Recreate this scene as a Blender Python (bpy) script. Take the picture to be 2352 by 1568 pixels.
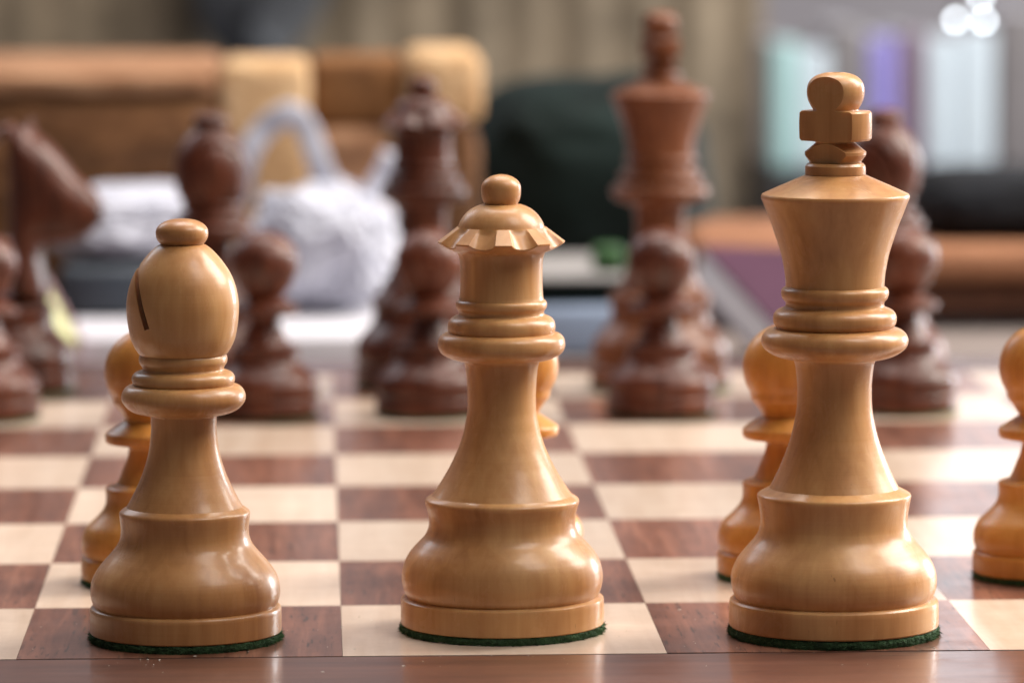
import bpy, bmesh, math, random
from mathutils import Vector, Matrix, noise

# ------------------------------------------------------------------ scene, camera, light, exposure
for _o in list(bpy.data.objects): bpy.data.objects.remove(_o)
SC = bpy.context.scene
COL = SC.collection
SQ = 0.057                                   # one board square, metres
MM = 0.001

def W3(x, y, z=0.0):
    """board units (squares; x from the a-file edge, y from the first rank edge) -> metres"""
    return Vector(((x - 4.0) * SQ, y * SQ, z * SQ))

YAW, PITCH, ROLL, FPX = 0.0402667, 0.1009742, -0.0028439, 11164.35
CF = Vector((math.sin(YAW) * math.cos(PITCH), math.cos(YAW) * math.cos(PITCH), -math.sin(PITCH)))
_r = Vector((math.cos(YAW), -math.sin(YAW), 0)); _u = _r.cross(CF)
CR = math.cos(ROLL) * _r + math.sin(ROLL) * _u
CU = -math.sin(ROLL) * _r + math.cos(ROLL) * _u
CP = W3(2.9286, -14.7793, 2.46544)
cam = bpy.data.cameras.new('camera'); camo = bpy.data.objects.new('camera', cam); COL.objects.link(camo)
camo.matrix_world = Matrix(((CR.x, CU.x, -CF.x, CP.x), (CR.y, CU.y, -CF.y, CP.y), (CR.z, CU.z, -CF.z, CP.z), (0, 0, 0, 1)))
cam.sensor_width = 36.0; cam.lens = FPX / 2352 * 36.0
cam.clip_start = 0.05; cam.clip_end = 50
cam.dof.use_dof = True; cam.dof.focus_distance = 15.0 * SQ; cam.dof.aperture_fstop = 18.0; cam.dof.aperture_blades = 0
SC.camera = camo

def at(px, py, d):
    """a place seen along one line of sight, d squares in front of the camera"""
    return CP + (CF + (px - 1176) / FPX * CR - (py - 784) / FPX * CU) * (d * SQ)

world = bpy.data.worlds.new('World'); SC.world = world; world.use_nodes = True
wb = world.node_tree.nodes['Background']
wb.inputs[0].default_value = (0.97, 0.90, 0.92, 1); wb.inputs[1].default_value = 0.08

def lamp(name, az, el, dist, sx, sy, radiance, col, target=(0.02, 0.06, 0.03)):
    """window-like area lamp; az 0 = towards the viewer, + = to the right, 180 = behind the board"""
    a, e = math.radians(az), math.radians(el); t = Vector(target)
    d = Vector((math.sin(a) * math.cos(e), -math.cos(a) * math.cos(e), math.sin(e)))
    l = bpy.data.lights.new(name, 'AREA'); l.shape = 'RECTANGLE'; l.size = sx; l.size_y = sy
    l.energy = radiance * math.pi * sx * sy; l.color = col
    o = bpy.data.objects.new(name, l); COL.objects.link(o); o.location = t + d * dist
    o.rotation_euler = (-d).to_track_quat('-Z', 'Y').to_euler()
    return o
lamp('window_light_front_right', 50, 58, 1.5, 0.52, 0.72, 7.4, (1.0, 0.92, 0.86))
lamp('window_light_side_right', 110, 38, 1.7, 0.80, 1.10, 18.0, (1.0, 0.94, 0.85))
lamp('window_light_above', 178, 66, 1.6, 0.95, 0.75, 8.0, (1.0, 0.93, 0.88))
lamp('window_light_back_right', 165, 8.0, 2.1, 0.60, 0.40, 1.0, (0.98, 0.96, 1.0))
lamp('window_light_back_left', -146, 30, 1.7, 0.50, 0.60, 3.5, (0.88, 0.92, 1.0))
lamp('fill_light_far_right', 96, 14, 1.0, 0.55, 0.55, 26.0, (0.93, 0.97, 1.0), (0.60, 1.72, 0.03))  # added fill lamp, brightens the upright books

SC.view_settings.view_transform = 'Standard'; SC.view_settings.look = 'None'
SC.view_settings.exposure = 0.25; SC.view_settings.gamma = 1.0; SC.view_settings.use_curve_mapping = False
SC.cycles.use_denoising = True
SC.cycles.max_bounces = 8; SC.cycles.sample_clamp_indirect = 6.0
random.seed(7)

# ------------------------------------------------------------------ materials
MATS = {}
class NT:
    def __init__(s, name):
        s.m = bpy.data.materials.new(name); s.m.use_nodes = True; s.t = s.m.node_tree
        s.b = s.t.nodes['Principled BSDF']; MATS[name] = s.m
    def n(s, typ, **kw):
        nd = s.t.nodes.new(typ)
        for k, v in kw.items(): setattr(nd, k, v)
        return nd
    def l(s, a, b): s.t.links.new(a, b)
    def set(s, **kw):
        for k, v in kw.items(): s.b.inputs[k.replace('_', ' ')].default_value = v
    def coord(s, scale, rnd=None, kind='Object'):
        tc = s.n('ShaderNodeTexCoord'); mp = s.n('ShaderNodeMapping'); mp.inputs['Scale'].default_value = scale
        s.l(tc.outputs[kind], mp.inputs['Vector'])
        if rnd is not None:
            cb = s.n('ShaderNodeCombineXYZ'); mu = s.n('ShaderNodeMath', operation='MULTIPLY'); mu.inputs[1].default_value = 37.0
            s.l(rnd, mu.inputs[0])
            for i in range(3): s.l(mu.outputs[0], cb.inputs[i])
            s.l(cb.outputs[0], mp.inputs['Location'])
        return mp.outputs[0]
    def noise(s, vec, scale=1, detail=3, rough=0.5, dist=0):
        nd = s.n('ShaderNodeTexNoise'); nd.inputs['Scale'].default_value = scale; nd.inputs['Detail'].default_value = detail
        nd.inputs['Roughness'].default_value = rough; nd.inputs['Distortion'].default_value = dist
        s.l(vec, nd.inputs['Vector']); return nd.outputs['Fac']
    def ramp(s, fac, stops):
        r = s.n('ShaderNodeValToRGB'); e = r.color_ramp.elements
        while len(e) < len(stops): e.new(0.5)
        for i, (p, c) in enumerate(stops): e[i].position = p; e[i].color = (*c, 1)
        s.l(fac, r.inputs[0]); return r.outputs[0]
    def mix(s, a, b, fac, mode='MIX'):
        m = s.n('ShaderNodeMix', data_type='RGBA', blend_type=mode)
        if isinstance(fac, float): m.inputs[0].default_value = fac
        else: s.l(fac, m.inputs[0])
        for v, i in ((a, 6), (b, 7)):
            if isinstance(v, tuple): m.inputs[i].default_value = (*v, 1)
            else: s.l(v, m.inputs[i])
        return m.outputs[2]
    def maprange(s, v, a, b, c, d):
        m = s.n('ShaderNodeMapRange'); s.l(v, m.inputs[0])
        for i, x in enumerate((a, b, c, d)): m.inputs[i + 1].default_value = x
        return m.outputs[0]
    def bump(s, h, strength, dist):
        b = s.n('ShaderNodeBump'); b.inputs['Strength'].default_value = strength; b.inputs['Distance'].default_value = dist
        s.l(h, b.inputs['Height']); s.l(b.outputs[0], s.b.inputs['Normal']); return b
    def tone(s):
        a = s.n('ShaderNodeAttribute', attribute_type='OBJECT', attribute_name='tone'); return a.outputs['Fac']
    def rand(s): return s.n('ShaderNodeObjectInfo').outputs['Random']
    def base(s, sock): s.l(sock, s.b.inputs['Base Color'])

def turned_wood(name, dark, mid, light, rough, coat, coat_rough, sss, sssr, streak):
    k = NT(name); t = k.tone()
    fib = k.noise(k.coord((520, 520, 42), t), 1, 5, 0.6, 0.4)             # fibres along the axis
    cloud = k.noise(k.coord((60, 60, 30), t), 1, 3, 0.55)
    ring = k.noise(k.coord((12, 12, 1500), t), 1, 2, 0.7)                 # lathe marks round the axis
    mixf = k.n('ShaderNodeMath', operation='ADD'); k.l(k.maprange(fib, 0.3, 0.7, 0, streak), mixf.inputs[0]); k.l(k.maprange(cloud, 0.3, 0.7, 0, 1 - streak), mixf.inputs[1])
    c = k.ramp(mixf.outputs[0], [(0.1, dark), (0.5, mid), (0.95, light)])
    tint = k.maprange(t, 0, 1, 0.84, 1.16)
    cmb = k.n('ShaderNodeCombineColor')
    for i in range(3): k.l(tint, cmb.inputs[i])
    c = k.mix(c, cmb.outputs[0], 1.0, 'MULTIPLY')
    fleck = k.noise(k.coord((900, 900, 260), t), 1, 2, 0.5)
    c = k.mix(c, tuple(x * 0.45 for x in dark), k.maprange(fleck, 0.755, 0.80, 0, 0.5))
    k.base(c)
    k.set(Roughness=rough, Specular_IOR_Level=0.32, Coat_Weight=coat, Coat_Roughness=coat_rough, Subsurface_Weight=sss, Subsurface_Radius=sssr, Subsurface_Scale=1.0)
    smear = k.noise(k.coord((150, 150, 90), t), 1, 5, 0.7, 0.6); k.l(k.maprange(smear, 0.35, 0.7, coat_rough - 0.06, coat_rough + 0.14), k.b.inputs['Coat Roughness'])
    k.l(k.maprange(ring, 0.3, 0.7, rough - 0.05, rough + 0.07), k.b.inputs['Roughness'])
    k.bump(ring, 0.22, 0.00012)
    return k.m

turned_wood('boxwood', (0.33, 0.138, 0.042), (0.48, 0.230, 0.080), (0.61, 0.34, 0.138), 0.48, 0.42, 0.20, 0.12, (0.004, 0.0016, 0.0005), 0.30)
turned_wood('amber_boxwood', (0.36, 0.135, 0.022), (0.53, 0.230, 0.044), (0.63, 0.31, 0.08), 0.46, 0.36, 0.22, 0.20, (0.005, 0.0018, 0.0004), 0.30)
turned_wood('rosewood', (0.026, 0.0052, 0.0018), (0.086, 0.0190, 0.0065), (0.18, 0.050, 0.018), 0.46, 0.26, 0.19, 0.0, (0.001, 0.001, 0.001), 0.6)
turned_wood('light_rosewood', (0.075, 0.020, 0.006), (0.160, 0.049, 0.015), (0.26, 0.090, 0.033), 0.46, 0.26, 0.22, 0.0, (0.001, 0.001, 0.001), 0.5)

def board_wood(name, stops, g, along, bump=0.12, coat=0.9, cr=0.13, pores=0.0):
    k = NT(name); r = k.rand()
    s = (g, g * 0.07, g) if along == 'y' else (g * 0.07, g, g)
    grain = k.noise(k.coord(s, r), 1, 6, 0.62, 0.7)
    band = k.noise(k.coord(tuple(x * 0.16 for x in s), r), 1, 3, 0.5, 0.5)
    m = k.n('ShaderNodeMath', operation='ADD'); k.l(k.maprange(grain, 0.25, 0.75, 0, 0.5), m.inputs[0]); k.l(k.maprange(band, 0.3, 0.7, 0, 0.5), m.inputs[1])
    c = k.ramp(m.outputs[0], stops)
    tint = k.maprange(r, 0, 1, 0.86, 1.12); cmb = k.n('ShaderNodeCombineColor')
    for i in range(3): k.l(tint, cmb.inputs[i])
    c = k.mix(c, cmb.outputs[0], 1.0, 'MULTIPLY')
    if pores:
        s2 = tuple(x * 2.6 for x in s)
        p = k.noise(k.coord((s2[0], s2[1] * 1.6, s2[2]), r), 1, 2, 0.5)
        c = k.mix(c, (0.020, 0.009, 0.006), k.maprange(p, 0.60, 0.72, 0, pores))
    k.base(c)
    k.set(Roughness=0.42, Coat_Weight=coat, Coat_Roughness=cr)
    wear = k.noise(k.coord((70, 110, 70), r), 1, 7, 0.75, 0.4); k.l(k.maprange(wear, 0.35, 0.72, cr - 0.03, cr + 0.12), k.b.inputs['Coat Roughness'])
    wav = k.noise(k.coord((55, 55, 55)), 1, 2, 0.5)
    ad = k.n('ShaderNodeMath', operation='ADD'); k.l(grain, ad.inputs[0]); k.l(wav, ad.inputs[1])
    b = k.bump(ad.outputs[0], bump, 0.00010); k.l(b.outputs[0], k.b.inputs['Coat Normal'])
    return k.m
board_wood('maple', [(0.1, (0.61, 0.445, 0.325)), (0.5, (0.72, 0.56, 0.44)), (0.9, (0.79, 0.64, 0.52))], 260, 'y', 0.08, cr=0.16)
board_wood('walnut', [(0.10, (0.055, 0.019, 0.012)), (0.38, (0.150, 0.054, 0.031)), (0.62, (0.25, 0.098, 0.058)), (0.9, (0.42, 0.190, 0.118))], 420, 'y', 0.16, cr=0.16, pores=0.85)
board_wood('border_walnut', [(0.05, (0.050, 0.018, 0.011)), (0.5, (0.120, 0.044, 0.027)), (1.0, (0.20, 0.082, 0.052))], 380, 'x', 0.14, pores=0.5)

def plain(name, col, rough=0.6, var=0.12, scale=60, bump=0.0, **kw):
    k = NT(name); n = k.noise(k.coord((1, 1, 1)), scale, 4, 0.6)
    lo = tuple(c * (1 - var) for c in col); hi = tuple(min(1, c * (1 + var)) for c in col)
    k.base(k.ramp(n, [(0.3, lo), (0.7, hi)])); k.set(Roughness=rough, **kw)
    if bump: k.bump(n, bump, 0.001)
    return k
k = plain('felt', (0.018, 0.050, 0.015), 0.95, 0.55, 900, 0.9, Sheen_Weight=0.2); k.b.inputs['Sheen Tint'].default_value = (0.35, 0.7, 0.4, 1)
plain('felt_fibre', (0.045, 0.105, 0.040), 0.9, 0.7, 500)
plain('inlay', (0.012, 0.006, 0.005), 0.7, 0.1, 200)
plain('table', (0.235, 0.195, 0.18), 0.45, 0.12, 14)
plain('wall', (0.31, 0.285, 0.305), 0.9, 0.04, 4)
plain('ribbed_fabric', (0.235, 0.185, 0.130), 0.95, 0.45, 26)
plain('strap', (0.016, 0.018, 0.024), 0.6, 0.3, 80)
def plank_wood(name, a, b, c, g=30):
    k = NT(name); r = k.rand(); n = k.noise(k.coord((g * 0.7, g, g * 1.6), r), 1.3, 5, 0.7, 1.6)
    k.base(k.ramp(n, [(0.25, a), (0.5, b), (0.75, c)])); k.set(Roughness=0.75, Specular_IOR_Level=0.25); k.bump(n, 0.8, 0.004)
    return k.m
plank_wood('box_brown', (0.030, 0.011, 0.004), (0.115, 0.048, 0.017), (0.25, 0.115, 0.045))
plank_wood('box_tan', (0.14, 0.062, 0.030), (0.29, 0.145, 0.075), (0.46, 0.27, 0.16))
plank_wood('box_cream', (0.30, 0.155, 0.065), (0.54, 0.335, 0.17), (0.76, 0.55, 0.34))
plank_wood('box_orange', (0.09, 0.034, 0.010), (0.22, 0.095, 0.030), (0.36, 0.175, 0.066))
plank_wood('tray_light', (0.20, 0.085, 0.040), (0.30, 0.135, 0.070), (0.40, 0.195, 0.11))
plank_wood('tray_dark', (0.050, 0.019, 0.010), (0.100, 0.040, 0.022), (0.15, 0.066, 0.038))
plain('white_plastic', (0.47, 0.48, 0.56), 0.6, 0.05, 30, Transmission_Weight=0.0)
plain('paper', (0.58, 0.57, 0.62), 0.8, 0.04, 40)
plain('page_edge', (0.82, 0.81, 0.84), 0.8, 0.04, 40)
plain('dark_green_fabric', (0.005, 0.012, 0.011), 0.8, 0.5, 30, Specular_IOR_Level=0.2)
plain('black_fabric', (0.005, 0.006, 0.009), 0.8, 0.5, 30, Specular_IOR_Level=0.25)
plain('dark_blue', (0.030, 0.040, 0.055), 0.5, 0.3, 30)
plain('blue_grey', (0.26, 0.33, 0.46), 0.5, 0.1, 30)
plain('grey_card', (0.27, 0.255, 0.25), 0.6, 0.1, 30)
plain('green_plastic', (0.022, 0.085, 0.018), 0.4, 0.1, 30)
plain('purple_cover', (0.060, 0.020, 0.042), 0.45, 0.15, 30)
plain('mauve_cover', (0.33, 0.20, 0.22), 0.5, 0.15, 30)
plain('yellow_green', (0.60, 0.62, 0.33), 0.6, 0.06, 30)
plain('pale_cyan', (0.48, 0.74, 0.76), 0.35, 0.06, 20)
plain('pale_grey', (0.25, 0.235, 0.25), 0.5, 0.1, 20)
plain('violet', (0.36, 0.32, 0.80), 0.4, 0.08, 20)
plain('mauve', (0.24, 0.17, 0.24), 0.5, 0.1, 20)
plain('pale_blue', (0.74, 0.86, 0.98), 0.3, 0.04, 20)
plain('dark_cabinet', (0.035, 0.035, 0.042), 0.5, 0.2, 20)
kb = NT('glint'); kb.set(Emission_Color=(0.86, 0.94, 1.0, 1), Emission_Strength=14.0)  # emission imitates bright out-of-focus reflections

# ------------------------------------------------------------------ helpers
def tag(o, label, cat, group=None, kind=None):
    if label: o['label'] = label
    if cat: o['category'] = cat
    if group: o['group'] = group
    if kind: o['kind'] = kind
    return o
def empty(name, loc=(0, 0, 0), rz=0.0):
    o = bpy.data.objects.new(name, None); COL.objects.link(o); o.location = loc; o.rotation_euler = (0, 0, rz)
    o.empty_display_size = 0.01
    return o
def link(name, me, mat, parent=None, tone=None):
    o = bpy.data.objects.new(name, me); COL.objects.link(o)
    if mat:
        if not me.materials: me.materials.append(None)
        o.material_slots[0].link = 'OBJECT'; o.material_slots[0].material = MATS[mat]
    if parent: o.parent = parent
    if tone is not None: o['tone'] = tone
    return o
def finish(bm, name, smooth=True, angle=32):
    bmesh.ops.recalc_face_normals(bm, faces=bm.faces)
    if smooth:
        for f in bm.faces: f.smooth = True
        ca = math.radians(angle)
        for e in bm.edges:
            if len(e.link_faces) == 2 and e.calc_face_angle(0) > ca: e.smooth = False
    me = bpy.data.meshes.new(name); bm.to_mesh(me); bm.free(); return me
def dense(prof, step=0.45):
    """Catmull-Rom through smooth runs of the profile, corners kept"""
    P = [Vector((a, b, 0)) for a, b in prof]; out = []
    n = len(P)
    corner = [True] * n
    for i in range(1, n - 1):
        u, v = (P[i] - P[i - 1]), (P[i + 1] - P[i])
        corner[i] = u.length < 1e-6 or v.length < 1e-6 or u.angle(v) > math.radians(48)
    for i in range(n - 1):
        a, b = P[i], P[i + 1]
        t0 = (b - a) if corner[i] else (b - P[i - 1]) * ((b - a).length / max(1e-6, (b - a).length + (a - P[i - 1]).length))
        t1 = (b - a) if corner[i + 1] else (P[i + 2] - a) * ((b - a).length / max(1e-6, (b - a).length + (P[i + 2] - b).length))
        k = max(1, int(round((b - a).length / step)))
        for j in range(k):
            t = j / k
            h = (2*t**3 - 3*t**2 + 1) * a + (t**3 - 2*t**2 + t) * t0 + (-2*t**3 + 3*t**2) * b + (t**3 - t**2) * t1
            out.append((max(0, h.x), h.y))
    out.append(prof[-1]); return out
def lathe_bm(prof, seg=96, step=0.45, cap=False):
    """profile (radius, height) in mm, top to bottom"""
    bm = bmesh.new(); pr = dense(prof, step); rings = []
    for r, z in pr:
        if r < 0.02: rings.append([bm.verts.new((0, 0, z * MM))])
        else: rings.append([bm.verts.new((r * MM * math.cos(2 * math.pi * i / seg), r * MM * math.sin(2 * math.pi * i / seg), z * MM)) for i in range(seg)])
    for A, B in zip(rings, rings[1:]):
        if len(A) == 1 and len(B) == 1: continue
        for i in range(seg):
            j = (i + 1) % seg
            if len(A) == 1: bm.faces.new((A[0], B[i], B[j]))
            elif len(B) == 1: bm.faces.new((A[i], B[0], A[j]))
            else: bm.faces.new((A[i], B[i], B[j], A[j]))
    if cap:
        for R_ in (rings[0], rings[-1]):
            if len(R_) > 1: bm.faces.new(R_)
    return bm
def lathe(name, prof, seg=96, step=0.45): return finish(lathe_bm(prof, seg, step), name)

# ------------------------------------------------------------------ turned profiles, mm, (radius, height) from top down
K_CROSS = [(0.00, 100.64), (1.70, 100.58), (3.23, 100.17), (4.09, 99.66), (4.70, 98.98), (5.04, 98.12), (5.14, 97.10), (5.01, 96.08), (4.70, 95.23), (4.33, 94.55), (4.02, 94.04), (4.09, 93.83), (6.07, 93.80), (6.41, 93.49), (6.41, 88.92), (6.14, 88.55), (3.75, 88.44), (3.55, 88.10), (5.46, 86.53), (5.46, 85.99), (4.67, 84.82), (4.64, 84.52)]
K_CROWN = [(4.64, 84.55), (4.98, 84.45), (5.32, 84.04), (5.39, 83.46), (5.39, 82.50), (5.25, 82.47), (13.04, 79.01), (13.21, 78.74), (13.24, 78.47), (13.18, 78.19), (13.07, 77.92), (12.53, 76.62), (12.02, 75.25), (11.34, 73.54), (10.76, 71.82), (10.18, 70.11), (9.67, 68.40), (9.30, 66.68), (8.99, 64.97), (8.86, 63.59), (8.79, 62.50)]
K_COLLAR = [(8.79, 62.50), (9.06, 62.36), (9.41, 62.08), (9.58, 61.71), (9.61, 61.19), (9.51, 60.68), (9.24, 60.16), (8.89, 59.82), (8.76, 59.40), (8.83, 58.96), (9.24, 58.72), (10.09, 58.37), (10.64, 57.93), (10.92, 57.41), (11.02, 56.79), (10.99, 56.17), (10.78, 55.62), (10.41, 55.14), (10.68, 55.04), (11.57, 54.87), (12.25, 54.49), (12.80, 53.90), (13.11, 53.11), (13.11, 52.42), (12.74, 51.56), (11.99, 50.87), (10.79, 50.19), (9.42, 49.74), (7.71, 49.53)]
K_STEM = [(7.73, 49.73), (7.37, 49.41), (7.02, 48.22), (6.70, 45.45), (6.65, 43.07), (6.79, 40.29), (7.30, 37.51), (7.78, 35.52), (8.41, 33.53), (9.16, 31.54), (9.99, 29.55), (10.95, 27.56), (11.58, 26.37)]
K_BASE = [(11.58, 26.37), (12.1, 26.12), (13.45, 25.42), (13.70, 25.20), (13.78, 24.95), (13.74, 24.5), (13.48, 23.2), (13.25, 21.58), (13.17, 20.38), (13.29, 19.19), (13.96, 17.59), (15.63, 15.59), (17.22, 13.60), (18.17, 11.60), (18.45, 10.00), (18.34, 8.40), (17.94, 7.20), (17.63, 6.56), (17.82, 6.48), (18.30, 6.40), (18.66, 6.08), (18.78, 5.60), (18.79, 1.71), (18.59, 1.47)]
K_FELT = [(18.47, 1.47), (18.63, 1.19), (18.55, 0.39), (18.31, -0.21)]
Q_BALL = [(0.00, 83.03), (1.42, 82.80), (2.34, 82.37), (3.05, 81.80), (3.45, 81.09), (3.56, 80.38), (3.53, 79.52), (3.46, 78.95), (3.30, 78.38), (3.06, 77.90), (2.95, 77.66)]
Q_DOME = [(2.91, 77.66), (3.71, 77.55), (4.33, 77.32), (5.36, 76.81), (6.41, 75.95), (7.07, 75.09), (7.53, 74.23), (7.76, 73.52), (7.84, 73.29)]
Q_RIM = [(7.76, 73.66), (8.21, 73.95), (11.41, 70.86), (11.35, 70.57), (7.99, 69.23)]
Q_CROWN = [(8.84, 69.80), (8.22, 69.37), (7.82, 68.80), (7.62, 68.23), (7.45, 67.08), (7.39, 64.79), (7.42, 62.50), (7.54, 60.78), (7.65, 60.49)]
Q_COLLAR = [(7.60, 60.49), (7.88, 60.35), (8.11, 60.06), (8.20, 59.49), (8.08, 58.97), (7.80, 58.60), (7.66, 58.34), (7.63, 57.97), (7.74, 57.74), (8.28, 57.56), (9.00, 57.19), (9.49, 56.62), (9.69, 55.90), (9.69, 55.18), (9.60, 54.75), (9.52, 54.55), (9.86, 54.46), (10.35, 54.35), (10.83, 54.03), (11.26, 53.46), (11.46, 52.45), (11.32, 51.59), (10.86, 50.87), (10.01, 50.30), (8.86, 49.81), (7.43, 49.49), (6.92, 49.38)]
Q_STEM = [(7.03, 49.52), (6.75, 49.15), (6.52, 48.14), (6.32, 46.41), (6.21, 44.69), (6.15, 42.38), (6.24, 40.08), (6.56, 38.29), (6.87, 36.73), (7.34, 35.18), (7.89, 33.62), (8.58, 32.06), (9.32, 30.50), (10.19, 28.94), (11.12, 27.38), (11.96, 26.13), (12.70, 25.13)]
Q_BASE = [(12.70, 25.13), (13.15, 24.90), (13.66, 24.55), (13.86, 24.32), (13.92, 24.05), (13.85, 23.55), (13.52, 22.5), (13.27, 21.44), (13.21, 20.19), (13.43, 18.94), (14.08, 17.68), (15.26, 16.43), (16.63, 14.87), (17.56, 13.30), (18.03, 11.73), (18.19, 10.17), (17.98, 8.60), (17.67, 7.66), (17.30, 6.90), (17.48, 6.84), (17.95, 6.75), (18.26, 6.50), (18.35, 6.15), (18.36, 2.07), (18.21, 1.88)]
Q_FELT = [(18.08, 1.88), (18.24, 1.63), (18.18, 1.06), (17.99, 0.56)]
B_CAP = [(0.00, 74.99), (1.53, 74.89), (2.69, 74.63), (3.63, 74.17), (4.22, 73.66), (4.61, 73.02), (4.68, 72.38), (4.61, 71.73), (4.40, 71.22), (4.09, 70.78), (3.79, 70.48)]
B_MITRE = [(0.00, 70.48), (3.74, 70.48), (4.25, 70.27), (5.14, 69.60), (5.97, 68.78), (7.16, 67.37), (8.44, 65.44), (9.33, 63.38), (9.86, 61.07), (10.01, 59.53), (9.94, 57.72), (9.69, 55.66), (9.26, 53.60), (8.46, 51.80), (7.82, 50.90), (7.59, 50.71), (0.00, 50.69)]
B_COLLAR = [(7.59, 50.77), (7.75, 50.61), (7.85, 50.25), (7.88, 49.73), (7.75, 49.27), (7.49, 48.86), (7.31, 48.57), (7.21, 48.24), (7.31, 48.01), (7.90, 47.85), (8.42, 47.67), (8.83, 47.36), (9.14, 46.84), (9.19, 46.25), (9.06, 45.73), (8.88, 45.45), (9.29, 45.37), (9.91, 45.19), (10.34, 44.88), (10.78, 44.31), (11.06, 43.54), (11.04, 42.76), (10.68, 41.99), (9.96, 41.21), (8.86, 40.57), (7.45, 40.18), (6.01, 39.97)]
B_STEM = [(6.16, 40.08), (5.91, 39.79), (5.86, 38.63), (5.83, 37.59), (5.93, 36.31), (6.18, 34.13), (6.49, 32.57), (6.92, 31.02), (7.45, 29.46), (8.10, 27.90), (8.84, 26.35), (9.64, 24.79), (10.36, 23.54)]
B_BASE = [(10.36, 23.54), (10.75, 23.3), (11.38, 22.85), (11.60, 22.62), (11.67, 22.35), (11.62, 21.8), (11.47, 20.42), (11.41, 19.17), (11.57, 17.93), (12.10, 16.68), (13.06, 15.43), (14.45, 13.86), (15.69, 12.30), (16.53, 10.74), (16.91, 9.18), (16.91, 7.61), (16.57, 6.36), (16.32, 5.80), (16.45, 5.73), (16.79, 5.64), (17.01, 5.42), (17.13, 5.11), (17.14, 1.22), (16.98, 1.03)]
B_FELT = [(16.89, 1.03), (17.02, 0.78), (16.96, 0.16), (16.77, -0.35)]
P_HEAD = [(0.00, 49.19), (1.36, 49.07), (2.68, 48.73), (3.93, 48.16), (5.06, 47.40), (6.06, 46.45), (6.88, 45.34), (7.51, 44.11), (7.94, 42.79), (8.13, 41.42), (8.10, 40.03), (7.84, 38.67), (7.36, 37.37), (6.68, 36.17), (6.47, 34.92), (5.63, 33.82), (4.88, 32.72), (4.37, 31.87), (4.29, 31.53)]
P_COLLAR = [(4.29, 31.53), (4.75, 31.30), (7.75, 29.35), (8.06, 29.08), (8.16, 28.80), (8.12, 27.75), (8.0, 27.45), (7.7, 27.25), (6.0, 26.95), (3.95, 26.75)]
P_STEM = [(3.87, 26.79), (3.62, 26.28), (3.74, 25.09), (4.12, 23.82), (4.67, 22.55), (5.30, 20.85), (5.98, 19.41)]
P_BASE = [(5.98, 19.41), (6.35, 19.3), (7.8, 18.85), (8.08, 18.65), (8.17, 18.38), (8.13, 17.7), (8.09, 16.44), (8.25, 15.34), (8.93, 14.06), (10.11, 12.79), (11.88, 11.09), (12.56, 9.81), (12.85, 8.79), (12.90, 7.60), (12.69, 6.41), (12.31, 5.47), (12.56, 5.39), (12.86, 5.13), (12.99, 4.71), (12.99, 1.47), (12.74, 1.22)]
P_FELT = [(12.48, 1.22), (12.65, 0.96), (12.57, 0.45), (12.32, -0.06)]
DZ = {'K': 0.2, 'Q': -0.5, 'B': 0.4, 'P': 0.0}
def prof(name):
    d = DZ[name[0]]; return [(r, z + d) for r, z in globals()[name]]

# ------------------------------------------------------------------ special turned parts
def cross_mesh():
    pr = prof('K_CROSS'); top = pr[1][1]
    bm = lathe_bm([(0, top - 0.5), (0.75, top - 0.45), (0.95, top - 0.02)] + pr[1:] + [(0, pr[-1][1] - 0.2)], 96, 0.4)
    n = Vector((-math.sin(math.radians(35)), -math.cos(math.radians(35)), 0))
    for s in (1, -1):
        bmesh.ops.bisect_plane(bm, geom=bm.verts[:] + bm.edges[:] + bm.faces[:], plane_co=n * s * 3.65 * MM, plane_no=n * s, clear_outer=True)
        bmesh.ops.holes_fill(bm, edges=[e for e in bm.edges if e.is_boundary], sides=0)
    return finish(bm, 'cross', True, 28)

def coronet_mesh():
    """fluted rim of the queen's crown: ten scooped flutes between flat lands"""
    N, per = 9, 32; seg = N * per; dz = DZ['Q']
    bm = bmesh.new(); rows = []
    def lerp(a, b, t): return (a[0] + (b[0] - a[0]) * t, a[1] + (b[1] - a[1]) * t)
    for kind in ['in'] + ['u%d' % i for i in range(9)] + ['lip', 'd1', 'd2', 'd3']:
        row = []
        for s in range(seg):
            ph = (s % per) / per                                        # 0..1 across one period, flute centred at .5
            u = (ph - 0.5) / 0.29
            g = (max(0.0, 1 - u * u)) ** 0.52 if abs(u) < 1 else 0.0; j_ = 0.06 * noise.noise(Vector((s // per * 1.7, 0.3, 0)))
            if kind == 'in': r, z = 7.5, 73.36
            elif kind[0] == 'u':
                t = int(kind[1:]) / 8; g *= min(1.0, 0.15 + t / 0.14)
                r, z = lerp(lerp((8.0, 73.6), (11.40, 71.05), t), lerp((7.92, 73.15), (10.45 + j_, 70.20), t), g)
            elif kind == 'lip': r, z = lerp((11.36, 70.78), (10.38 + j_, 69.95), g)
            elif kind == 'd1': r, z = lerp((10.2, 70.0), (9.6, 69.55), g)
            elif kind == 'd2': r, z = 8.6, 69.25
            else: r, z = 7.5, 68.9
            a = 2 * math.pi * (s + 0.0) / seg - math.pi / 2
            row.append(bm.verts.new((r * MM * math.cos(a), r * MM * math.sin(a), (z + dz) * MM)))
        rows.append(row)
    for A, B in zip(rows, rows[1:]):
        for i in range(seg):
            j = (i + 1) % seg; bm.faces.new((A[i], B[i], B[j], A[j]))
    return finish(bm, 'coronet', True, 24)

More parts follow.
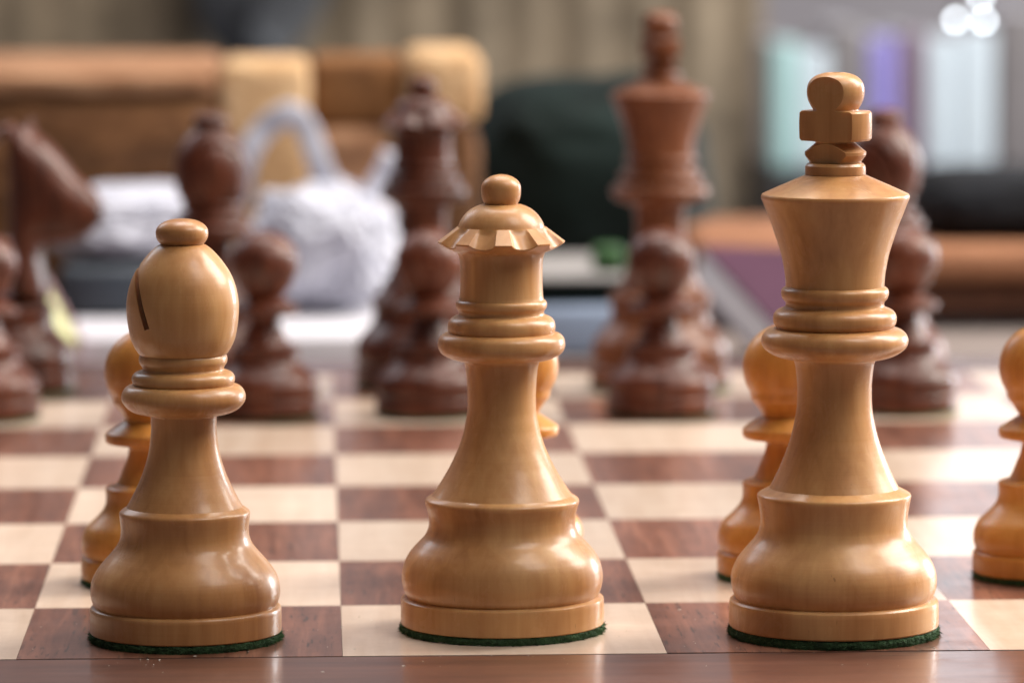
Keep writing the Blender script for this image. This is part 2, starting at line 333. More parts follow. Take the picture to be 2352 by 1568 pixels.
def mitre_mesh():
    """bishop's mitre with the sawn slot cut into it"""
    me = finish(lathe_bm(prof('B_MITRE'), 96, 0.5), 'mitre')
    o = bpy.data.objects.new('mitre_work', me); COL.objects.link(o)
    n = Vector((0.928, -0.219, 0.301)).normalized(); h = Vector((-0.229, -0.973, 0)).normalized(); w = n.cross(h)
    if w.z < 0: w = -w
    cz = 59.53 + DZ['B']; p = n * (-5.1) + Vector((0, 0, cz))
    p = p + w * ((55.94 + DZ['B'] - p.z) / w.z)                      # on the slot floor
    bm = bmesh.new(); vs = []
    for a in (-0.55, 0.55):
        for b in (-30, 30):
            for c in (0, 34): vs.append(bm.verts.new((p + n * a + h * b + w * c) * MM))
    for f in ((0, 1, 3, 2), (4, 6, 7, 5), (0, 4, 5, 1), (2, 3, 7, 6), (0, 2, 6, 4), (1, 5, 7, 3)): bm.faces.new([vs[i] for i in f])
    c = bpy.data.objects.new('cut_work', finish(bm, 'cut', False)); COL.objects.link(c)
    md = o.modifiers.new('b', 'BOOLEAN'); md.object = c; md.operation = 'DIFFERENCE'; md.solver = 'EXACT'
    dg = bpy.context.evaluated_depsgraph_get(); dg.update()
    res = bpy.data.meshes.new_from_object(o.evaluated_get(dg))
    bpy.data.objects.remove(o); bpy.data.objects.remove(c)
    bm = bmesh.new(); bm.from_mesh(res); me2 = finish(bm, 'mitre', True, 32)
    return me2

def felt_mesh(r, top):
    bm = bmesh.new(); seg = 160; rows = []
    for fr, fz in ((0.97, top), (0.985, top * 0.98), (1.002, top * 0.80), (1.008, top * 0.5), (1.004, top * 0.2), (0.99, 0.0)):
        row = []
        for i in range(seg):
            a = 2 * math.pi * i / seg
            q = noise.noise(Vector((math.cos(a) * 9, math.sin(a) * 9, fz * 1.7 + r))) * 0.30 + noise.noise(Vector((math.cos(a) * 30, math.sin(a) * 30, fz * 3 + r))) * 0.22
            rr = r * fr + (q if 0.02 < fz < top - 0.02 else q * 0.5)
            row.append(bm.verts.new((rr * MM * math.cos(a), rr * MM * math.sin(a), fz * MM)))
        rows.append(row)
    for A, B in zip(rows, rows[1:]):
        for i in range(seg):
            j = (i + 1) % seg; bm.faces.new((A[i], B[i], B[j], A[j]))
    bm.faces.new(rows[0]); bm.faces.new(rows[-1])
    return finish(bm, 'felt_pad')
def fuzz_mesh(r, top, n):
    n = n * 3; rnd = random.Random(int(r * 100)); bm = bmesh.new()
    for i in range(n):
        a = rnd.uniform(0, 2 * math.pi); z = rnd.uniform(0.05, top * 0.9); L = rnd.uniform(0.3, 1.15) * (1.7 if rnd.random() < 0.05 else 1); w = rnd.uniform(0.03, 0.08)
        o = Vector((math.cos(a), math.sin(a), 0)); t = Vector((-math.sin(a), math.cos(a), 0))
        d = (o * rnd.uniform(0.15, 1) + t * rnd.uniform(-1, 1) + Vector((0, 0, rnd.uniform(-0.5, 0.25)))).normalized()
        p0 = o * (r - 0.12) + Vector((0, 0, z)); p1 = p0 + d * L * 0.6; p2 = p0 + d * L + Vector((0, 0, rnd.uniform(-0.25, 0.1)))
        if p2.z < 0.03: p2.z = 0.03
        if p1.z < 0.03: p1.z = 0.03
        s = d.cross(Vector((0, 0, 1))).cross(d); s = (s + t * 0.3).normalized() * w
        v = [bm.verts.new(q * MM) for q in (p0 - s, p0 + s, p1 + s * .8, p1 - s * .8, p2)]
        bm.faces.new(v[:4]); bm.faces.new((v[3], v[2], v[4]))
    me = bpy.data.meshes.new('fuzz'); bm.to_mesh(me); bm.free(); return me

KN_OUT = [(10.0, 23.6), (10.6, 28), (9.6, 33), (9.0, 37), (9.4, 39.4), (12, 39.6), (15.5, 39.6), (20.0, 41.2), (24.4, 45.2), (25.6, 49.0), (23.6, 53.4), (18.0, 58.5), (13.6, 64.0), (10.0, 67.6), (7.6, 69.2), (6.0, 71.5), (3.0, 70.6), (-1.5, 69.6), (-6.5, 66.8), (-10.5, 61.0), (-13.0, 53.0), (-13.8, 44.0), (-13.2, 35.0), (-12.0, 28.0), (-11.0, 23.6)]
def knight_head_mesh():
    """horse head: a side outline swelled to a rounded body by the distance from its edge"""
    from mathutils.geometry import delaunay_2d_cdt
    out = [Vector(p) for p in dense(KN_OUT + [KN_OUT[0]], 1.1)[:-1]]
    n = len(out)
    def edge_dist(p):
        best = 1e9
        for a, b in zip(out, out[1:] + out[:1]):
            ab = b - a; t = max(0, min(1, (p - a).dot(ab) / max(1e-9, ab.dot(ab)))); best = min(best, (p - a - ab * t).length)
        return best
    def inside(p):
        c = False
        for a, b in zip(out, out[1:] + out[:1]):
            if (a.y > p.y) != (b.y > p.y) and p.x < (b.x - a.x) * (p.y - a.y) / (b.y - a.y) + a.x: c = not c
        return c
    pts = list(out); step = 1.05; x = -14.5
    while x < 26.5:
        z = 23.0
        while z < 73:
            p = Vector((x + (0.5 * step if int(z / step) % 2 else 0), z))
            if inside(p) and edge_dist(p) > 0.5: pts.append(p)
            z += step
        x += step
    v2, _, tris = delaunay_2d_cdt(pts, [(k, (k + 1) % n) for k in range(n)], [], 1, 1e-5)[:3]
    def th(p):
        d = min(1.0, edge_dist(p) / 7.5); T = 9.6 - 3.4 * max(0, min(1, (p.x - 4) / 20)) - 1.0 * max(0, min(1, (p.y - 30) / 25))
        return T * math.sqrt(max(0.0, 1 - (1 - d) ** 2))
    bm = bmesh.new(); side = []
    H = [th(p) if k >= n else 0.0 for k, p in enumerate(v2)]
    for sg in (1, -1): side.append([bm.verts.new((p.x * MM, sg * H[k] * MM, p.y * MM)) for k, p in enumerate(v2)])
    for t in tris:
        bm.faces.new([side[0][k] for k in t]); bm.faces.new([side[1][k] for k in reversed(t)])
    bmesh.ops.remove_doubles(bm, verts=bm.verts, dist=0.00003)
    return finish(bm, 'knight_head', True, 70)
def knight_mane_mesh():
    """row of raised locks down the back of the neck"""
    bm = bmesh.new(); crest = KN_OUT[17:25]
    for i in range(9):
        t = i / 9 * (len(crest) - 1.3); k = int(t); f = t - k
        p = Vector(crest[k]).lerp(Vector(crest[k + 1]), f); d = (Vector(crest[k + 1]) - Vector(crest[k])).normalized()
        m = Matrix.Translation((p.x * MM + 0.8 * MM, 0, p.y * MM)) @ Matrix.Rotation(math.atan2(-d.y, d.x), 4, 'Y') @ Matrix.Diagonal((3.0 * MM, 4.2 * MM, 1.7 * MM, 1))
        bmesh.ops.create_icosphere(bm, subdivisions=2, radius=1, matrix=m)
    return finish(bm, 'mane')
def ear_mesh():
    bm = bmesh.new()
    bmesh.ops.create_cone(bm, cap_ends=True, segments=16, radius1=2.1 * MM, radius2=0.25 * MM, depth=6.5 * MM)
    return finish(bm, 'ear', True, 50)
def eye_mesh():
    bm = bmesh.new(); bmesh.ops.create_uvsphere(bm, u_segments=16, v_segments=10, radius=1.2 * MM); return finish(bm, 'eye')

CACHE = {}
def M(name, fn):
    if name not in CACHE: CACHE[name] = fn()
    return CACHE[name]
def foot(root, letter, wood, tone, fuzz):
    b = prof(letter + '_BASE'); top = b[-1][1]; rf = b[-1][0]
    fp = link('felt_pad', M(letter + 'felt', lambda: felt_mesh(rf, top + 0.05)), 'felt', root)
    if fuzz:
        fz = link('felt_fuzz', M(letter + 'fuzz', lambda: fuzz_mesh(rf, top, fuzz)), 'felt_fibre', fp); fz['kind'] = 'stuff'
def piece(kind, x, y, wood, label, cat, group=None, rz=0.0, tone=0.5, fuzz=0, sc=1.0):
    root = empty('chess_' + kind, W3(x, y), rz); tag(root, label, cat, group); root.scale = (sc, sc, sc) if not isinstance(sc, tuple) else sc
    letter = {'king': 'K', 'queen': 'Q', 'bishop': 'B', 'pawn': 'P', 'knight': 'B'}[kind]
    foot(root, letter, wood, tone, fuzz)
    def P(part, key, fn): return link(part, M(key, fn), wood, root, tone)
    P('base', letter + 'base', lambda: lathe('base', prof(letter + '_BASE')))
    if kind != 'knight':
        P('stem', letter + 'stem', lambda: lathe('stem', prof(letter + '_STEM')))
        P('collar', letter + 'collar', lambda: lathe('collar', prof(letter + '_COLLAR'), 112, 0.25))
    if kind == 'king':
        P('crown', 'Kcrown', lambda: lathe('crown', prof('K_CROWN'), 112))
        P('cross', 'Kcross', cross_mesh)
    elif kind == 'queen':
        c = P('crown', 'Qcrown', lambda: lathe('crown', prof('Q_CROWN')))
        co = P('coronet', 'Qcoronet', coronet_mesh)
        P('dome', 'Qdome', lambda: lathe('dome', prof('Q_DOME') + [(7.86, 72.7)]))
        P('finial', 'Qball', lambda: lathe('finial', prof('Q_BALL')))
    elif kind == 'bishop':
        P('mitre', 'Bmitre', mitre_mesh)
        P('finial', 'Bcap', lambda: lathe('finial', prof('B_CAP')))
    elif kind == 'pawn':
        P('head', 'Phead', lambda: lathe('head', prof('P_HEAD'), 96, 0.7))
    elif kind == 'knight':
        h = P('horse_head', 'Nhead', knight_head_mesh)
        for s in (-1, 1):
            e = link('ear', M('Near', ear_mesh), wood, h, tone); e.location = (5.4 * MM, s * 2.6 * MM, 70.0 * MM); e.rotation_euler = (s * 0.2, 0.25, 0)
            e = link('eye', M('Neye', eye_mesh), 'inlay', h); e.location = (9.5 * MM, s * 5.0 * MM, 60.5 * MM)
        link('mane', M('Nmane', knight_mane_mesh), wood, h, tone)
    return root

# ------------------------------------------------------------------ the setting: table and wall
TZ = -0.0150
def box_mesh(sx, sy, sz, bev=0.0, seg=2, name='box'):
    bm = bmesh.new(); bmesh.ops.create_cube(bm, size=1, matrix=Matrix.Diagonal((sx, sy, sz, 1)))
    if bev: bmesh.ops.bevel(bm, geom=bm.edges[:], offset=bev, segments=seg, profile=0.5, affect='EDGES')
    return finish(bm, name, True, 40)
def boxobj(name, x0, x1, y0, y1, z0, z1, mat, parent=None, bev=0.0, seg=2):
    o = link(name, box_mesh(x1 - x0, y1 - y0, z1 - z0, bev, seg, name), mat, parent)
    o.location = ((x0 + x1) / 2, (y0 + y1) / 2, (z0 + z1) / 2); return o
tb = boxobj('table_top', -1.6, 1.6, -0.14, 19.3 * SQ, TZ - 0.03, TZ, 'table', None, 0.003); tb['kind'] = 'structure'
wl = boxobj('wall', -3.2, 3.2, 47.0 * SQ, 47.0 * SQ + 0.1, -0.75, 1.6, 'wall'); wl['kind'] = 'structure'

# ------------------------------------------------------------------ chessboard
board = empty('chessboard', (0, 0, TZ)); tag(board, 'glossy inlaid maple and walnut chessboard with walnut border on the table', 'chessboard')
def bpart(o): o.location.z -= TZ; o.parent = board; return o
def sq_mesh():
    w = SQ - 0.00006; bm = bmesh.new()
    bmesh.ops.create_cube(bm, size=1, matrix=Matrix.Translation((0, 0, -0.002)) @ Matrix.Diagonal((w, w, 0.004, 1)))
    return finish(bm, 'square', False)
SQM = [sq_mesh(), sq_mesh()]
rs = random.Random(3)
for f in range(8):
    for r in range(8):
        dark = (f + r) % 2 == 0
        o = link('square', SQM[dark], 'walnut' if dark else 'maple')
        o.location = W3(f + 0.5, r + 0.5); o.location.z = rs.uniform(-0.00004, 0.00002); o.rotation_euler = (rs.uniform(-.0006, .0006), rs.uniform(-.0006, .0006), 0)
        bpart(o)
IN, BW = 0.0010, 0.034
h = 4 * SQ
bpart(boxobj('core', -h - IN - 0.005, h + IN + 0.005, -IN - 0.005, 2 * h + IN + 0.005, TZ + 0.0005, -0.0042, 'inlay'))
def trapezoid(name, inner, outer, z0, z1, mat, bev=0.0):
    """four mitred strips round the squares"""
    cx, cy = 0.0, h
    for k in range(4):
        a = k * math.pi / 2; bm = bmesh.new()
        P = [(-inner, -inner), (inner, -inner), (outer, -outer), (-outer, -outer)]
        top = [bm.verts.new((x, y, z1)) for x, y in P]; bot = [bm.verts.new((x, y, z0)) for x, y in P]
        bm.faces.new(top); bm.faces.new(bot)
        for i in range(4): bm.faces.new((top[i], top[(i + 1) % 4], bot[(i + 1) % 4], bot[i]))
        if bev: bmesh.ops.bevel(bm, geom=[e for e in bm.edges if all(abs(v.co.z - z1) < 1e-6 for v in e.verts)], offset=bev, segments=2, affect='EDGES')
        o = link(name, finish(bm, name, True, 40), mat); o.location = (cx, cy, 0); o.rotation_euler = (0, 0, a); bpart(o)
trapezoid('inlay_line', h + 0.00008, h + IN, -0.004, -0.00012, 'inlay')
trapezoid('border', h + IN + 0.00005, h + IN + BW, TZ + 0.0002, 0.0, 'border_walnut', 0.0001)

# ------------------------------------------------------------------ the chessmen
piece('bishop', 2.51, 0.35, 'boxwood', 'pale boxwood bishop with slotted mitre, in front of a pale pawn', 'chess bishop', None, 0, 0.42, 900)
piece('queen', 3.51, 0.47, 'boxwood', 'pale boxwood queen with scalloped crown and ball finial', 'chess queen', None, 0, 0.55, 900)
piece('king', 4.55, 0.33, 'boxwood', 'pale boxwood king with a cross on its flared crown', 'chess king', None, 0, 0.60, 900)
WG, BG = 'pale pawns on the second rank', 'dark pawns in front of the dark pieces'
piece('pawn', 2.355, 1.53, 'amber_boxwood', 'pale boxwood pawn half hidden behind the pale bishop', 'chess pawn', WG, 0.4, 0.30, 250)
piece('pawn', 3.605, 1.66, 'amber_boxwood', 'pale boxwood pawn almost hidden behind the pale queen', 'chess pawn', WG, 1.4, 0.75, 250)
piece('pawn', 4.51, 1.53, 'amber_boxwood', 'pale boxwood pawn half hidden behind the pale king', 'chess pawn', WG, 2.4, 0.35, 250)
piece('pawn', 5.375, 1.48, 'amber_boxwood', 'pale boxwood pawn on a dark square beside the pale king, none in front of it', 'chess pawn', WG, 3.3, 0.4, 250)
piece('pawn', 1.48, 6.35, 'rosewood', 'dark rosewood pawn in front of the dark knight', 'chess pawn', BG, 0.3, 0.8, 0, (1.05, 1.05, 0.945))
piece('pawn', 2.70, 6.33, 'rosewood', 'dark rosewood pawn beside the dark bishop, against white plastic', 'chess pawn', BG, 1.3, 0.6, 0, (1.05, 1.05, 0.945))
piece('pawn', 3.42, 6.36, 'rosewood', 'dark rosewood pawn in front of the dark queen', 'chess pawn', BG, 2.2, 0.45, 0, (1.05, 1.05, 0.945))
piece('pawn', 4.43, 6.30, 'rosewood', 'dark rosewood pawn in front of the dark king', 'chess pawn', BG, 2.9, 0.55, 0, (1.05, 1.05, 0.945))
piece('pawn', 5.50, 6.36, 'rosewood', 'dark rosewood pawn seen past the pale king', 'chess pawn', BG, 3.9, 0.5, 0, (1.05, 1.05, 0.945))
piece('knight', 1.53, 7.40, 'rosewood', 'dark rosewood knight with its muzzle turned toward the dark bishop', 'chess knight', None, -0.15, 0.3, 0, 0.98)
piece('bishop', 2.45, 7.42, 'rosewood', 'dark rosewood bishop behind the pale bishop', 'chess bishop', None, 2.0, 0.6, 0, 0.965)
piece('queen', 3.42, 7.45, 'rosewood', 'dark rosewood queen with scalloped crown behind a dark pawn', 'chess queen', None, 0.3, 0.4, 0, 0.99)
piece('king', 4.50, 7.35, 'light_rosewood', 'reddish brown king with a cross, behind a dark pawn', 'chess king', None, -0.70, 0.6, 0, 0.975)
piece('bishop', 5.54, 7.45, 'rosewood', 'dark rosewood bishop behind the pale king', 'chess bishop', None, 1.0, 0.8, 0, 0.965)

# ------------------------------------------------------------------ things behind the board
def X(px, d): return at(px, 784, d).x
def Z(py, d, px=1176): return at(px, py, d).z
def Yd(d): return at(1176, 784, d).y
def slab(name, px0, px1, py0, py1, d, depth, mat, parent, bev=0.004, z0=None):
    """a block whose front stands d squares away; depth in squares"""
    o = boxobj(name, X(px0, d), X(px1, d), Yd(d), Yd(d) + depth * SQ, Z(py1, d) if z0 is None else z0, Z(py0, d), mat, None, bev, 3)
    if parent:
        o.location -= parent.location; o.parent = parent
    return o
D = 28.0
wb_ = empty('wooden_box', (X(500, D), Yd(D), TZ)); tag(wb_, 'big wooden box of dark and pale timber blocks standing behind the board', 'box')
zl = Z(290, D)
slab('dark_panel', -260, 505, 216, 0, D - .1, 3.0, 'box_brown', wb_, 0.006, TZ + .0005)
slab('lit_top', -262, 504, 160, 215, D - .1, 3.0, 'box_tan', wb_, 0.006)  # paler tan imitates light falling on the box's rounded top edge
slab('pale_block', 508, 716, 140, 0, D, 1.2, 'box_cream', wb_, 0.004, TZ + .0005)
slab('brown_panel', 718, 932, 136, 284, D + .1, 1.3, 'box_orange', wb_, 0.003)
slab('pale_corner_block', 934, 1112, 118, 284, D - .05, 1.3, 'box_cream', wb_, 0.005)
slab('lower_pale_panel', 718, 905, 290, 0, D, 1.3, 'box_tan', wb_, 0.006, TZ + .0005)
slab('lower_panel', 907, 1105, 290, 0, D + .1, 1.2, 'box_brown', wb_, 0.006, TZ + .0005)

# papers and the dark case under the plastic bag
ps = slab('paper_stack', 150, 1010, 770, 0, 25.2, 2.6, 'paper', None, 0.001, TZ + .0005); tag(ps, 'low stack of white paper lying on the table behind dark pieces', 'paper')
PT = Z(770, 25.2)
cs = slab('flat_case', 140, 345, 606, 0, 26.3, 1.3, 'dark_blue', None, 0.003, PT + .0004); tag(cs, 'dark blue flat case lying under the white plastic bag', 'case')
CT = Z(606, 26.3)

def crumple(name, c, r, mat, sub=5, amp=0.12, freq=2.2, seed=0.0, power=2.0, floor=None):
    bm = bmesh.new(); bmesh.ops.create_icosphere(bm, subdivisions=sub, radius=1)
    for v in bm.verts:
        p = v.co.normalized(); q = Vector([math.copysign(abs(t) ** (2 / power), t) for t in p])
        k = 1 + amp * (noise.noise(p * freq + Vector((seed, 0, 0))) + 0.6 * (0.5 - abs(noise.noise(p * freq * 2.3 + Vector((0, seed, 0))))) + 0.25 * noise.noise(p * freq * 6))
        v.co = Vector((q.x * r[0] * k, q.y * r[1] * k, q.z * r[2] * k)) + Vector(c)
        if floor is not None and v.co.z < floor: v.co.z = floor
    o = link(name, finish(bm, name, True, 70), mat)
    return o
d = 26.9
pb = empty('plastic_bag', (X(500, d), Yd(d), CT)); tag(pb, 'crumpled white plastic bag with a raised loop handle in front of the wooden box', 'plastic bag')
zb0, zb1 = CT + .0006, Z(428, d)
b1 = crumple('bag_body', (X(300, d), Yd(d) + .01, (zb0 + zb1) / 2), (X(520, d) - X(300, d), 0.035, (zb1 - zb0) / 2), 'white_plastic', 6, 0.20, 1.9, 3.1, 2.4, zb0)
zb0 = PT + .0006
b2 = crumple('bag_body', (X(745, d), Yd(d) - .004, (zb0 + zb1) / 2), (X(905, d) - X(745, d), 0.036, (zb1 - zb0) / 2 * 1.02), 'white_plastic', 6, 0.22, 2.0, 8.4, 2.8, zb0)
def ribbon(name, pts, width, thick, mat):
    bm = bmesh.new(); rows = []
    n = len(pts) * 6
    P = [Vector(p) for p in pts]
    def cr(t):
        i = min(int(t), len(P) - 2); f = t - i
        p0, p1, p2, p3 = P[max(0, i - 1)], P[i], P[i + 1], P[min(len(P) - 1, i + 2)]
        return 0.5 * ((2 * p1) + (p2 - p0) * f + (2 * p0 - 5 * p1 + 4 * p2 - p3) * f * f + (3 * p1 - p0 - 3 * p2 + p3) * f ** 3)
    for k in range(n + 1):
        t = k / n * (len(P) - 1); p = cr(t); q = cr(min(len(P) - 1, t + 0.02)) - cr(max(0, t - 0.02)); q.normalize()
        s = Vector((0, 1, 0)); u = q.cross(s).normalized()
        w = width * (1 + 0.10 * math.sin(k * 0.4))
        rows.append([bm.verts.new(p + s * a * w + u * b * thick) for a, b in ((-.5, -.5), (.5, -.5), (.6, 0), (.5, .5), (-.5, .5), (-.6, 0))])
    for A, B in zip(rows, rows[1:]):
        for i in range(6):
            j = (i + 1) % 6; bm.faces.new((A[i], A[j], B[j], B[i]))
    bm.faces.new(rows[0]); bm.faces.new(rows[-1])
    return link(name, finish(bm, name, True, 60), mat)
hd = ribbon('handle', [at(x, y, dd) for x, y, dd in ((545, 470, 26.9), (572, 350, 26.8), (615, 290, 26.8), (668, 262, 26.8), (706, 300, 26.8), (735, 380, 26.8), (775, 470, 26.9))], 0.012, 0.0072, 'white_plastic')
h2 = ribbon('corner_tip', [at(x, y, dd) for x, y, dd in ((830, 500, 26.9), (862, 430, 26.9), (888, 385, 26.9), (900, 352, 26.9))], 0.010, 0.006, 'white_plastic')
for o in (b1, b2, hd, h2): o.parent = pb; o.location = -pb.location

# dark bag and the little stack under it
db = crumple('soft_bag', (X(1362, 29.4), Yd(29.4) + 0.045, (Z(190, 29.4) + TZ) / 2), ((X(1655, 29.4) - X(1070, 29.4)) / 2, 0.055, (Z(190, 29.4) - TZ) / 2), 'dark_green_fabric', 5, 0.09, 1.2, 5.0, 2.9, TZ + .0005)
tag(db, 'dark green padded bag standing between the dark queen and king', 'bag')
bx = slab('flat_box', 1190, 1425, 705, 0, 26.2, 1.3, 'blue_grey', None, 0.002, TZ + .0005); tag(bx, 'flat blue grey box at the bottom of a small stack', 'box')
zt = Z(705, 26.2)
bk = empty('thick_book', (X(1320, 26.4), Yd(26.4), zt)); tag(bk, 'thick book with dark green edge and grey cover on the flat box', 'book')
slab('page_block', 1180, 1440, 645, 0, 26.3, 1.5, 'dark_green_fabric', bk, 0.001, zt + .0004)
slab('cover', 1176, 1444, 636, 644.5, 26.25, 1.55, 'grey_card', bk, 0.0006)
gz = Z(636, 26.25)
gc = crumple('pencil_sharpener', (X(1400, 26.5), Yd(26.6), gz + .0042), (0.0052, 0.006, 0.0040), 'green_plastic', 3, 0.03, 2, 1.0, 4.0, gz + .0003)
tag(gc, 'small green plastic sharpener lying on the grey book', 'sharpener')

# wooden tray on the right with a dark pouch on it
tr = empty('wooden_tray', (X(2000, 27.6), Yd(27.6), TZ)); tag(tr, 'reddish wooden tray standing behind the pale king and dark bishop', 'tray')
slab('tray_body', 1640, 2620, 655, 0, 27.6, 2.2, 'tray_dark', tr, 0.003, TZ + .004)
slab('tray_lip', 1618, 2640, 574, 653, 27.5, 2.5, 'tray_light', tr, 0.004)
for px in (1700, 2540): slab('foot', px, px + 60, 742, 0, 27.8, 1.8, 'tray_dark', tr, 0.001, TZ + .0003)
tz = Z(574, 27.5)
po = crumple('soft_pouch', (X(2330, 28.4), Yd(28.6), (tz + Z(392, 28.4)) / 2), (X(2330, 28.4) - X(2100, 28.4), 0.040, (Z(392, 28.4) - tz) / 2), 'black_fabric', 5, 0.07, 1.4, 2.0, 3.6, tz + .0005)
tag(po, 'black soft pouch lying on the wooden tray', 'pouch')

def leaning_book(name, A, B, side, width, thick, cover, pages, label):
    """closed book lying along A-B, its page edge on the line; side = direction of its width"""
    L = (B - A); ln = L.length; ex = L.normalized(); ez = ex.cross(side).normalized()
    if ez.z < 0: ez = -ez
    ey = ez.cross(ex)
    if ey.dot(side) < 0: ey = -ey
    root = empty(name, A.lerp(B, 1.0)); tag(root, label, 'book')
    def brd(nm, z0, z1, w0, mat):
        bm = bmesh.new(); vs = []
        for a in (0, ln):
            for b in (w0, width):
                for c in (z0, z1): vs.append(bm.verts.new(A + ex * a + ey * b + ez * c - root.location))
        for f in ((0, 1, 3, 2), (4, 6, 7, 5), (0, 4, 5, 1), (2, 3, 7, 6), (0, 2, 6, 4), (1, 5, 7, 3)): bm.faces.new([vs[i] for i in f])
        link(nm, finish(bm, nm, False), mat, root)
    brd('page_block', 0.0012, thick - 0.0012, 0.0008, pages)
    brd('cover', 0, 0.0011, 0.0, cover); brd('cover', thick - 0.0011, thick, 0.0, cover)
    return root
leaning_book('book', at(1588, 655, 26.3), at(1800, 885, 25.3), Vector((0.40, 1, 0.25)), 0.034, 0.0135, 'purple_cover', 'page_edge', 'white paged book with purple cover leaning on the wooden tray')
leaning_book('book', at(62, 555, 25.6), at(190, 775, 24.9), Vector((-0.5, 1, -0.1)), 0.035, 0.0075, 'mauve_cover', 'yellow_green', 'book with yellow green page edge and mauve cover beside the dark knight')

# ribbed sofa back, strap, cabinet with pale upright books, small glowing beads imitating reflections
d = 52.0
def ribbed(name, x0, x1, y, z0, z1, pitch, mat):
    bm = bmesh.new(); n = int((x1 - x0) / pitch * 8); front = []; back = []
    rr = random.Random(5); amps = [rr.uniform(0.6, 1.3) for _ in range(n // 8 + 2)]
    zs = [z0, z0 + (z1 - z0) * .3, z0 + (z1 - z0) * .6, z1 - 0.05, z1 - 0.02, z1]
    rows = []
    for zi, z in enumerate(zs):
        row = []
        for i in range(n + 1):
            x = x0 + (x1 - x0) * i / n; k = i // 8
            b = abs(math.sin(math.pi * i / 8)) ** 0.7 * amps[k] * pitch * 0.13 + 0.006 * noise.noise(Vector((x * 6, z * 6, 0)))
            row.append(bm.verts.new((x, y - b + (0.0, 0, 0, 0, 0.008, 0.035)[zi], z)))
        row2 = [bm.verts.new((x0 + (x1 - x0) * i / n, y + 0.10, z)) for i in (0, n)]
        rows.append((row, row2))
    for (A, a2), (B, b2) in zip(rows, rows[1:]):
        for i in range(n): bm.faces.new((A[i], A[i + 1], B[i + 1], B[i]))
        bm.faces.new((A[n], a2[1], b2[1], B[n])); bm.faces.new((a2[0], A[0], B[0], b2[0])); bm.faces.new((a2[1], a2[0], b2[0], b2[1]))
    A, a2 = rows[-1]; bm.faces.new(A + [a2[1], a2[0]])
    return link(name, finish(bm, name, True, 80), mat)
so = ribbed('sofa', X(-260, d), X(1752, d), Yd(d), -0.70, 0.20, 0.034, 'ribbed_fabric')
tag(so, 'grey brown sofa back with vertical ribs behind the table', 'sofa')
zS = Z(40, 50)
st = ribbon('bag_strap', [at(x, y, dd) for x, y, dd in ((520, -260, 51.6), (515, -60, 51.0), (540, 50, 50.6), (595, 80, 50.6), (650, 30, 50.8), (700, -60, 51.2), (760, -260, 51.6))], 0.05, 0.036, 'strap')
tag(st, 'dark drooping strap hanging in front of the ribbed sofa', 'strap')

d = 48.0
cb = slab('cabinet', 1768, 2560, 400, 0, d - .6, 3.0, 'dark_cabinet', None, 0.004, -0.70); tag(cb, 'dark low cabinet under the pale upright books', 'cabinet')
cz = Z(400, d - .6)
UP = 'pale upright books on the dark cabinet'
for px0, px1, top, mat, lab in ((1772, 1836, 95, 'pale_cyan', 'pale cyan upright book at the sofa end of the row'), (1838, 1905, 110, 'pale_blue', 'pale blue upright book next to the pale cyan one'),
                           (1907, 1992, 60, 'pale_grey', 'wide grey upright book between pale blue and violet ones'), (1996, 2060, 85, 'violet', 'violet upright book behind the dark bishop'),
                           (2064, 2122, 75, 'mauve', 'mauve upright book between violet and bright blue ones'), (2128, 2200, 85, 'pale_blue', 'bright bluish white upright book right of the mauve one'),
                           (2204, 2285, 70, 'pale_blue', 'bright bluish white upright book at the row end by the grey one'), (2292, 2420, 30, 'pale_grey', 'broad grey upright book closing the row')):
    r_ = empty('upright_book', (X((px0 + px1) / 2, d), Yd(d), cz)); tag(r_, lab, 'book', UP)
    slab('spine', px0, px1, top, 0, d, 0.12, mat, r_, 0.003, cz + .0004)
    b = slab('page_block', px0 + 3, px1 - 3, top + 5, 0, d + .125, 1.9, 'paper', r_, 0.001, cz + .0006)
fz = at(2245, 10, d + .3)
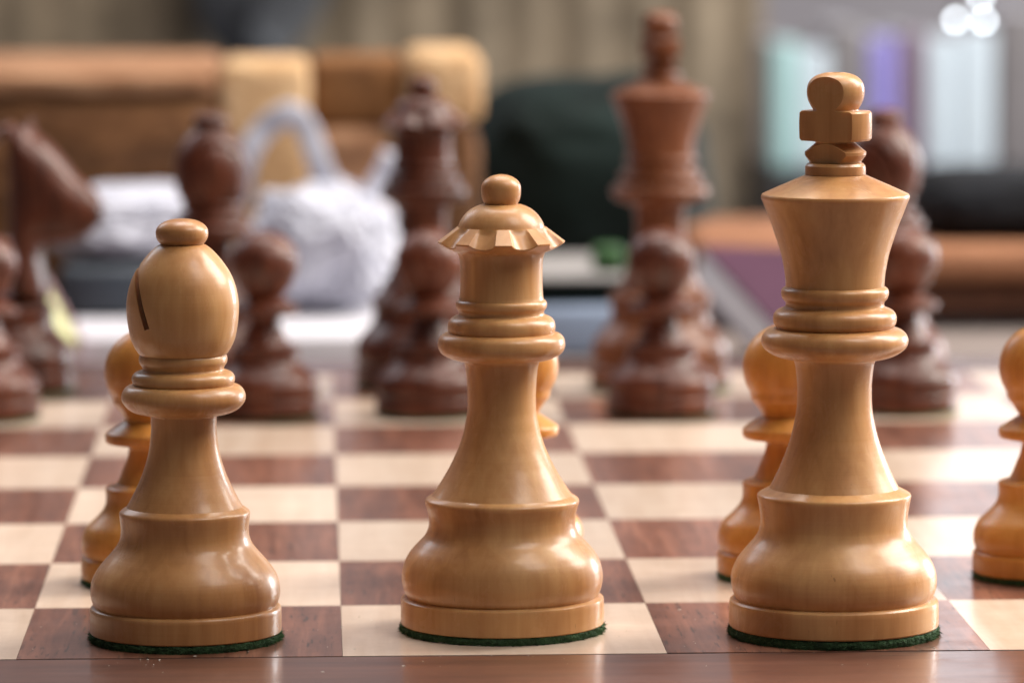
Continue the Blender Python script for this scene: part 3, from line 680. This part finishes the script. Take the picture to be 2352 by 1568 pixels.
for px, py, lab in ((2195, 46, 'tiny glowing bead in place of a reflection, by the mauve book side of the bright books'), (2260, 48, 'low tiny glowing bead in place of a reflection, beside the broad grey book'), (2252, -6, 'topmost tiny glowing bead in place of a reflection, hung above the other two')):
    r_ = empty('glint_bead', at(px, py, 36.0)); tag(r_, lab, 'glint', 'glowing beads in place of reflections by the upright books')  # added bead with holder and cord, glows in place of a shiny reflection
    bm = bmesh.new(); bmesh.ops.create_uvsphere(bm, u_segments=16, v_segments=10, radius=0.0013)
    link('glow_ball', finish(bm, 'glow_ball'), 'glint', r_)
    bm = bmesh.new(); bmesh.ops.create_cone(bm, cap_ends=True, segments=12, radius1=0.0012, radius2=0.0007, depth=0.004, matrix=Matrix.Translation((0, 0, 0.0032)))
    link('ball_holder', finish(bm, 'ball_holder'), 'strap', r_)
    bm = bmesh.new(); bmesh.ops.create_cone(bm, cap_ends=True, segments=6, radius1=0.0004, radius2=0.0004, depth=0.25, matrix=Matrix.Translation((0, 0, 0.13)))
    link('cord', finish(bm, 'cord'), 'strap', r_)

# ------------------------------------------------------------------ small traces on the board: one stray fibre and dust
plain('lint', (0.55, 0.52, 0.46), 0.9, 0.2, 400)
o_ = W3(3.36, 0.19)
hb = ribbon('stray_hair', [o_ + Vector((x * MM, y * MM, 0.00012)) for x, y in ((-3.4, 2.2), (-1.5, 0.9), (0.8, 0.5), (2.4, -0.6), (4.0, -1.9))], 0.00010, 0.00008, 'lint')
tag(hb, 'pale curled fibre lying on the light square beside the queen', 'fibre')
rd = random.Random(11); bm = bmesh.new()
for i in range(420):
    x, y = rd.uniform(2.0, 6.0), rd.uniform(-0.3, 4.0); r = rd.choice((0.04, 0.05, 0.06, 0.09)) * MM; c = W3(x, y); a = rd.uniform(0, 6.28); L = rd.choice((1, 1.3, 3.5))
    vs = [bm.verts.new(c + Vector((math.cos(a) * u * r * L - math.sin(a) * v * r, math.sin(a) * u * r * L + math.cos(a) * v * r, 0.00009 + w * r))) for u, v, w in ((-1, -1, 0), (1, -1, 0), (1, 1, 0), (-1, 1, 0), (0, 0, 1.2))]
    for f in ((0, 1, 4), (1, 2, 4), (2, 3, 4), (3, 0, 4)): bm.faces.new([vs[k] for k in f])
me = bpy.data.meshes.new('dust'); bm.to_mesh(me); bm.free()
du = link('dust', me, 'lint'); tag(du, 'fine pale dust specks scattered on the glossy board', 'dust', None, 'stuff')
